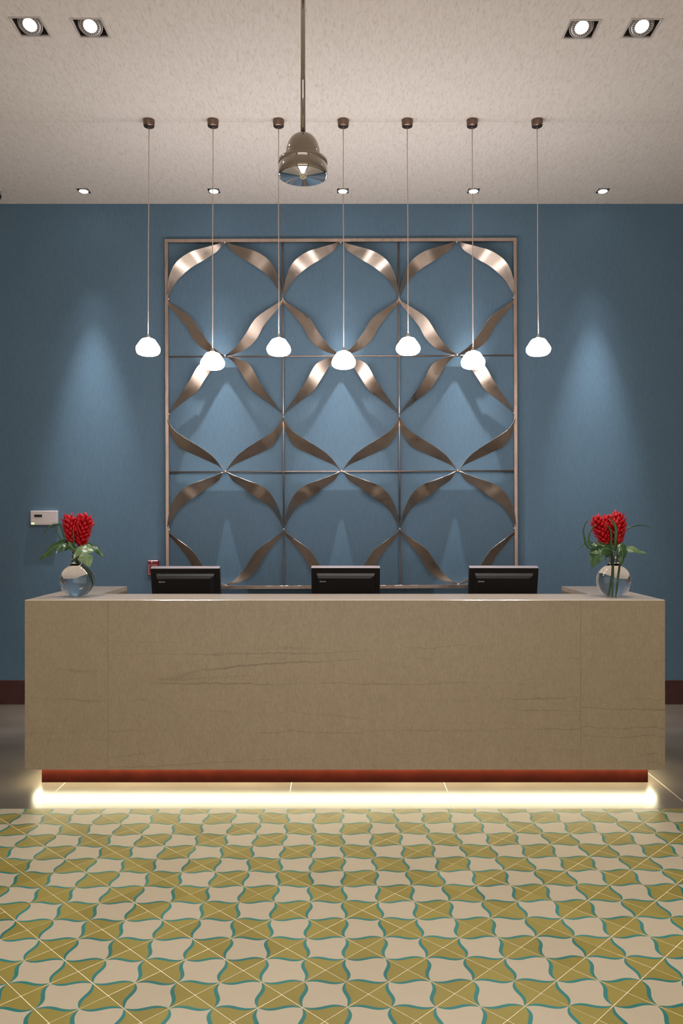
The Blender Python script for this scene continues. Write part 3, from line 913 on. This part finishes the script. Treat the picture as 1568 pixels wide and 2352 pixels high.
# ------------------------------------------------------------------ monitors (seen from behind)
def text_mesh(txt, size, mat, ext=0.0004):
    cu = bpy.data.curves.new('wordmark', 'FONT')
    cu.body = txt; cu.size = size; cu.extrude = ext; cu.offset = size * 0.018
    cu.shear = 0.15
    cu.space_character = 0.98
    o = bpy.data.objects.new('wordmark', cu); COL.objects.link(o)
    dg = bpy.context.evaluated_depsgraph_get()
    me = bpy.data.meshes.new_from_object(o.evaluated_get(dg))
    bpy.data.objects.remove(o); bpy.data.curves.remove(cu)
    me.materials.clear(); me.materials.append(mat)
    return me
LOGO = text_mesh('lenovo', 0.0165, M['white_print'])
MY = 5.72
def monitor(xc, label, yaw, ytop, lean=16):
    s_ = FPX / MY
    t = thing('desktop_monitor', label, 'monitor', ((xc - 784) / s_, MY, 0.75), (0, 0, math.radians(yaw)), group='monitors on the desk')
    ztop = EYE - (ytop - HOR) / s_ - 0.75
    w, th, h = 0.2465, 0.050, 0.325
    MB().box(-0.13, 0.13, -0.01, 0.19, 0, 0.012).build('base', M['black_plastic'], t, bevel=0.003)
    # everything on the panel leans back: its top comes towards the desk front
    piv = bpy.data.objects.new('panel', MB().box(-w, w, 0.003, th, -h, -0.0025).mesh('panel', M['black_plastic'], bevel=0.002))
    piv.location = (0, 0, ztop); piv.rotation_euler = (math.radians(lean), 0, 0)
    link(piv, t)
    MB().box(-w, w, 0.001, th, -0.0030, 0.0).build('top_trim', M['silver'], piv, bevel=0.001)
    MB().box(-w + 0.012, w - 0.012, th, th + 0.001, -h + 0.02, -0.015).build('screen', M['screen'], piv)
    # rear housing: raised box with two chamfers along its top and slanted ends
    a0, a1 = w - 0.038, w - 0.047
    def ring(x0, x1, y, z0, z1): return [(x0, y, z0), (x1, y, z0), (x1, y, z1), (x0, y, z1)]
    v = ring(-a0, a0, 0.003, -0.30, -0.040) + ring(-a0 + 0.006, a1 + 0.004, -0.012, -0.29, -0.054) + ring(-a0 + 0.012, a1 - 0.020, -0.026, -0.28, -0.070)
    f = []
    for r_ in (0, 4):
        for k in range(4):
            if r_ == 0 and k == 2: continue
            f.append((r_ + k, r_ + (k + 1) % 4, r_ + 4 + (k + 1) % 4, r_ + 4 + k))
    f.append((8, 9, 10, 11))
    hs = MB().add(v, f).build('rear_housing', M['black_matte'], piv)
    MB().add([v[3], v[2], v[6], v[7]], [(0, 1, 2, 3)]).add([(p[0], p[1] + 0.001, p[2] - 0.001) for p in (v[3], v[2], v[6], v[7])], [(3, 2, 1, 0)]).build('vent', M['vent'], hs)
    lo = bpy.data.objects.new('logo', LOGO); lo.location = (-a0 + 0.022, -0.0268, -0.098); lo.rotation_euler = (math.radians(90), 0, 0)
    link(lo, hs)
    q = Matrix.Rotation(math.radians(lean), 3, 'X') @ Vector((0, 0.03, -0.22)) + Vector((0, 0, ztop))
    MB().tube([(0, 0.10, 0.006), (0, 0.10, 0.06), (q.x, q.y + 0.02, q.z)], 0.018, 12).build('neck', M['black_plastic'], t)
monitor(424.5, 'black monitor seen from behind at the left of the desk, before the fire alarm', 1.0, 1305.5)
monitor(793.5, 'black monitor seen from behind at the middle of the desk', -0.5, 1304.5)
monitor(1157.5, 'black monitor seen from behind at the right of the desk', -1.5, 1304.5)

# ------------------------------------------------------------------ vases with red ginger
KZ = 2287.0        # zoomed photograph pixels per metre around the vases
def vase(x, y, label):
    t = thing('glass_vase', label, 'vase', (x, y, DESK_TOP), group='round glass vases')
    R = 0.1015; zc = 0.099
    a0 = -math.asin(min(1, (zc - 0.001) / R)); a1 = math.acos(0.041 / R)
    prof = [(0.0, 0.001)]
    for k in range(29):
        a = a0 + (a1 - a0) * k / 28
        prof.append((R * math.cos(a), zc + R * math.sin(a)))
    zt = prof[-1][1]
    prof += [(0.0365, zt + 0.006), (0.0335, zt + 0.016), (0.0300, zt + 0.034), (0.0280, zt + 0.052), (0.0, zt + 0.052)]
    MB().lathe(prof, 72).build('water_filled_bowl', M['water'], t)
    neck_o = [(0.0278, zt + 0.0525), (0.0272, zt + 0.062), (0.0270, zt + 0.070), (0.0290, zt + 0.082)]
    neck_i = [(r - 0.003, z) for (r, z) in neck_o]
    MB().lathe(neck_o + neck_i[::-1], 48, close=True).build('neck', M['glass'], t)
    return zt

def ginger(name, label, base, tip, head_r, head_h, stem_pts, seed):
    """a red ginger head: pointed bracts in spirals round a club-shaped axis"""
    R_ = random.Random(seed)
    base = Vector(base); tip = Vector(tip)
    t = thing(name, label, 'flower', tuple(base), group='red ginger flowers')
    ax = (tip - base); L = ax.length; ax.normalize()
    side = ax.cross(Vector((0, 1, 0))).normalized(); fr = side.cross(ax).normalized()
    mb = MB()
    n = 74
    for k in range(n):
        s = (k + 0.5) / n
        s = s ** 0.85
        a = k * 2.39996
        # club-shaped outline, widest at about two thirds
        rr = head_r * (0.16 + 0.70 * math.sin(math.pi * min(1, s * 0.62 + 0.05)) ** 1.2) * (1.0 if s < 0.80 else 1 - 0.75 * ((s - 0.80) / 0.20) ** 1.6)
        rad = (side * math.cos(a) + fr * math.sin(a))
        tang = ax.cross(rad)
        p0 = ax * (L * 0.90 * s) + rad * rr * 0.55
        out = 0.55 + 0.25 * R_.random() - 0.35 * s
        if s > 0.9: out *= 0.5
        d = (ax * (1.0 - 0.2 * out) + rad * out).normalized()
        ln = head_r * (0.60 + 0.25 * R_.random())
        wd = head_r * (0.25 + 0.06 * R_.random())
        nn = d.cross(tang).normalized()
        if nn.dot(rad) < 0: nn = -nn
        q1 = p0 + d * ln * 0.45 + rad * ln * 0.10; q2 = p0 + d * ln + rad * ln * (0.20 + 0.15 * R_.random())
        vs = [p0 - tang * wd * 0.5, p0 + nn * wd * 0.25, p0 + tang * wd * 0.5,
              q1 - tang * wd, q1 + nn * wd * 0.45, q1 + tang * wd, q2, q1 - nn * wd * 0.25]
        fs = [(0, 1, 4, 3), (1, 2, 5, 4), (3, 4, 6), (4, 5, 6), (3, 6, 7), (7, 6, 5), (0, 3, 7), (2, 7, 5), (0, 7, 2)]
        mb.add(vs, fs, 0, True)
    # the axis inside
    core = []
    for k in range(8):
        s = k / 7
        core.append(ax * (L * 0.9 * s))
    mb.tube(core, [head_r * q for q in (0.12, 0.3, 0.42, 0.5, 0.52, 0.48, 0.36, 0.1)], 12)
    mb.build('bracts', M['bract'], t)['kind'] = 'stuff'
    pts = [Vector(q) - base for q in stem_pts]
    MB().tube(resample([tuple(q) for q in pts], 20), 0.0052, 8).build('stem', M['stem'], t)

def leaf(label, base, mid, tip, width, nrm, stem_to, mat='leaf', notches=(), cup=0.25, name='monstera_leaf'):
    """a lobed leaf on a curved rib; notches are cuts as (side, position, depth, span)"""
    base = Vector(base)
    t = thing(name, label, 'leaf', tuple(base), group='monstera leaves')
    P = [Vector((0, 0, 0)), Vector(mid) - base, Vector(tip) - base]
    rib = [(1 - s) ** 2 * P[0] + 2 * s * (1 - s) * P[1] + s * s * P[2] for s in [k / 32 for k in range(33)]]
    nrm = Vector(nrm).normalized()
    NC = 5
    mb = MB(); rows = []
    for k, p_ in enumerate(rib):
        s = k / 32
        tg = (rib[min(32, k + 1)] - rib[max(0, k - 1)]).normalized()
        sd = tg.cross(nrm).normalized(); up = sd.cross(tg).normalized()
        base_w = width * (math.sin(math.pi * (0.10 + 0.90 * s) ** 0.62)) ** 0.8 if s < 1 else 0
        row = {}
        for sg in (-1, 1):
            w = max(0.0008, base_w)
            for (ns, pos, dp, span) in notches:
                if ns == sg and abs(s - pos) < span:
                    w *= 1 - dp * math.cos((s - pos) / span * math.pi / 2) ** 0.5
            for c_ in range(1, NC + 1):
                q = c_ / NC
                # the outer part of a lobe sweeps towards the tip
                row[sg * c_] = p_ + sd * (sg * w * q) + tg * (w * 0.30 * q * q) - up * (cup * w * q * q) + up * (0.004 * math.sin(s * 15) * q)
        row[0] = p_
        rows.append(row)
    idx = {}
    vs = []
    for k, row in enumerate(rows):
        for c_ in range(-NC, NC + 1):
            idx[k, c_] = len(vs); vs.append(row[c_])
    fs = []
    for k in range(32):
        for c_ in range(-NC, NC):
            fs.append((idx[k, c_], idx[k, c_ + 1], idx[k + 1, c_ + 1], idx[k + 1, c_]))
    off = len(vs)
    vs2 = [v_ - nrm * 0.0009 for v_ in vs]
    mb.add(vs + vs2, fs + [tuple(i + off for i in f[::-1]) for f in fs], 0, True)
    mb.build('blade', M[mat], t)
    MB().tube([r_ + nrm * 0.0008 for r_ in rib[:29]], [0.0018 * (1 - 0.8 * k / 28) for k in range(29)], 6).build('midrib', M['rib'], t)
    st = [Vector(q) - base for q in stem_to]
    MB().tube(resample([tuple(q) for q in st], 16), 0.0026, 8).build('stem', M['stem'], t)

def blade(label, pts, width, group='grass blades'):
    P = resample(pts, 24)
    o0 = P[0].copy()
    mb = MB(); vs = []
    for k, p_ in enumerate(P):
        s = k / 24
        tg = (P[min(24, k + 1)] - P[max(0, k - 1)]).normalized()
        sd = tg.cross(Vector((0.15, 1, 0.1))).normalized()
        up = sd.cross(tg)
        w = 1.4 * width * (0.35 + 0.65 * math.sin(math.pi * min(1, s * 0.9 + 0.1))) * (1 if s < 0.95 else 0.4)
        q = p_ - o0
        vs += [q - sd * w, q + up * w * 0.35, q + sd * w, q - up * 0.0006]
    fs = []
    for k in range(24):
        for a, b in ((0, 1), (1, 2), (2, 3), (3, 0)):
            fs.append((4 * k + a, 4 * k + b, 4 * k + 4 + b, 4 * k + 4 + a))
    fs += [(0, 3, 2, 1), (96, 97, 98, 99)]
    o = mb.add(vs, fs, 0, True).build('grass_blade', M['grass'], loc=tuple(o0))
    tag(o, label, 'grass blade', group)

def make_arrangement(vx, cxz, side):
    vy = 4.836
    def L(xz, yz, dy=0.0):
        return (vx + (xz - cxz) / KZ, vy + dy, DESK_TOP + (1330 - yz) / KZ)
    if side == 'left':
        zt = vase(vx, vy, 'round clear glass vase at the left end of the desk')
        # flower heads (base, tip)
        ginger('red_ginger', 'red ginger flower on the outer left of the left vase', L(770, 600, 0.0), L(700, 205, 0.01), 0.052, 0.16,
               [L(770, 600, 0.0), L(800, 700, 0), L(815, 850, 0), L(905, 1000, 0.02), L(965, 1140, 0.03), L(920, 1290, 0.02)], 1)
        ginger('red_ginger', 'tall red ginger flower in the middle of the left vase', L(835, 610, 0.02), L(868, 195, 0.03), 0.050, 0.17,
               [L(835, 610, 0.02), L(828, 700, 0.01), L(822, 850, 0.01), L(930, 980, 0.03), L(985, 1130, 0.04), L(930, 1280, 0.03)], 2)
        ginger('red_ginger', 'red ginger flower leaning right in the left vase', L(880, 635, -0.01), L(975, 205, -0.01), 0.054, 0.17,
               [L(880, 635, -0.01), L(845, 720, 0), L(830, 850, 0), L(950, 990, 0.01), L(1005, 1140, 0.01), L(950, 1290, 0.01)], 3)
        leaf('dark green monstera leaf drooping left from the left vase', L(735, 605, -0.01), L(560, 560, -0.05), L(355, 822, -0.06), 0.050, (-0.30, -0.75, 0.55),
             [L(735, 605, -0.01), L(790, 660, 0), L(810, 860, 0)], 'leaf', [(1, 0.62, 0.55, 0.05), (-1, 0.55, 0.75, 0.07), (-1, 0.3, 0.5, 0.04)])
        leaf('pale green monstera leaf hanging over the front of the left vase', L(870, 640, -0.045), L(985, 650, -0.09), L(1075, 905, -0.10), 0.062, (0.30, -0.85, 0.45),
             [L(870, 640, -0.045), L(835, 690, -0.02), L(820, 860, -0.01)], 'leaf_pale', [(1, 0.45, 0.6, 0.06), (-1, 0.58, 0.6, 0.06)])
        leaf('green monstera leaf spreading right behind the left vase', L(880, 625, 0.03), L(1060, 575, 0.04), L(1172, 800, 0.03), 0.036, (0.35, -0.5, 0.8),
             [L(880, 625, 0.03), L(845, 690, 0.02), L(825, 860, 0.01)], 'leaf', [(-1, 0.5, 0.6, 0.06)])
        leaf('small dark leaf curling up at the centre of the left vase', L(850, 690, -0.05), L(760, 590, -0.07), L(745, 560, -0.04), 0.020, (0.2, -0.9, 0.3),
             [L(850, 690, -0.05), L(830, 740, -0.03), L(820, 860, -0.01)], 'leaf')
        blade('thin grass blade arching far left of the left vase', [L(680, 600, -0.01), L(640, 430, -0.02), L(605, 325, -0.03), L(520, 335, -0.05), L(450, 400, -0.06), L(400, 490, -0.06)], 0.0035)
        blade('thin grass blade curling round the left flower of the left vase', [L(700, 590, -0.06), L(630, 490, -0.07), L(598, 400, -0.07), L(612, 330, -0.06), L(650, 300, -0.05)], 0.0026)
        blade('short grass blade between the flowers of the left vase', [L(830, 640, -0.06), L(828, 520, -0.066), L(822, 430, -0.066), L(825, 370, -0.06)], 0.0040)
    else:
        zt = vase(vx, vy, 'round clear glass vase at the right end of the desk')
        ginger('red_ginger', 'red ginger flower on the left side of the right vase', L(690, 640, 0.0), L(530, 225, 0.0), 0.053, 0.17,
               [L(690, 640, 0), L(740, 740, 0), L(770, 880, 0), L(772, 1080, 0.0), L(765, 1300, 0)], 4)
        ginger('red_ginger', 'red ginger flower at the back of the right vase', L(750, 610, 0.03), L(715, 205, 0.05), 0.046, 0.17,
               [L(750, 610, 0.03), L(765, 740, 0.01), L(775, 880, 0.01), L(760, 1080, 0.0), L(735, 1290, 0.02)], 5)
        ginger('red_ginger', 'tall red ginger flower on the right side of the right vase', L(815, 630, -0.01), L(830, 185, 0.0), 0.060, 0.18,
               [L(815, 630, -0.01), L(835, 740, 0), L(850, 880, 0), L(815, 1080, -0.01), L(785, 1300, -0.02)], 6)
        leaf('broad dark monstera leaf drooping left from the right vase', L(740, 690, -0.03), L(520, 560, -0.07), L(425, 925, -0.08), 0.066, (-0.30, -0.85, 0.45),
             [L(740, 690, -0.03), L(770, 760, -0.01), L(775, 890, 0)], 'leaf', [(1, 0.50, 0.6, 0.05), (-1, 0.52, 0.8, 0.08), (1, 0.3, 0.55, 0.05)])
        leaf('light green monstera leaf reaching right from the right vase', L(860, 660, 0.0), L(1010, 620, -0.01), L(1222, 735, -0.02), 0.030, (0.10, -0.70, 0.70),
             [L(860, 660, 0), L(825, 730, 0), L(800, 890, 0)], 'leaf_pale', [(1, 0.22, 0.8, 0.07), (-1, 0.25, 0.8, 0.06), (-1, 0.75, 0.4, 0.04)])
        leaf('glossy dark leaf hanging over the neck of the right vase', L(790, 610, -0.05), L(870, 640, -0.09), L(820, 895, -0.07), 0.036, (0.15, -0.95, 0.25),
             [L(790, 610, -0.05), L(770, 720, -0.03), L(778, 890, 0)], 'leaf', [(1, 0.55, 0.5, 0.07)])
        leaf('dark curled leaf arching left below the flowers of the right vase', L(690, 690, -0.03), L(500, 520, -0.05), L(402, 665, -0.06), 0.022, (-0.2, -0.6, 0.75),
             [L(690, 690, -0.03), L(750, 760, -0.01), L(775, 890, 0)], 'leaf')
        leaf('narrow pale leaf pointing left at the right vase', L(640, 715, -0.05), L(520, 690, -0.07), L(400, 715, -0.07), 0.017, (-0.1, -0.8, 0.6),
             [L(640, 715, -0.05), L(740, 770, -0.02), L(775, 890, 0)], 'leaf_pale')
        blade('long grass blade looping up at the left of the right vase', [L(620, 690, -0.02), L(400, 640, -0.03), L(345, 500, -0.04), L(330, 400, -0.04), L(360, 310, -0.04), L(430, 250, -0.03)], 0.0036)
        blade('grass blade bending over the left flower of the right vase', [L(560, 660, -0.06), L(400, 610, -0.07), L(385, 480, -0.07), L(430, 380, -0.07), L(500, 320, -0.06)], 0.0040)
        blade('grass blade hanging down left of the right vase', [L(600, 680, 0.0), L(420, 560, -0.02), L(355, 590, -0.03), L(300, 645, -0.03), L(240, 685, -0.03)], 0.0024)
        blade('long grass blade arching far right of the right vase', [L(840, 620, 0.03), L(900, 500, 0.04), L(990, 400, 0.05), L(1100, 350, 0.05), L(1240, 340, 0.05), L(1380, 382, 0.05)], 0.0030)
        blade('broad grass blade standing before the flowers of the right vase', [L(735, 680, -0.07), L(745, 560, -0.078), L(755, 430, -0.078), L(735, 330, -0.075), L(680, 230, -0.06)], 0.0075)
        blade('narrow grass blade standing between the flowers of the right vase', [L(710, 670, -0.07), L(690, 540, -0.072), L(690, 430, -0.07), L(650, 350, -0.06), L(625, 320, -0.05)], 0.0040)
make_arrangement(-1.600, 825, 'left')
make_arrangement(1.647, 780, 'right')
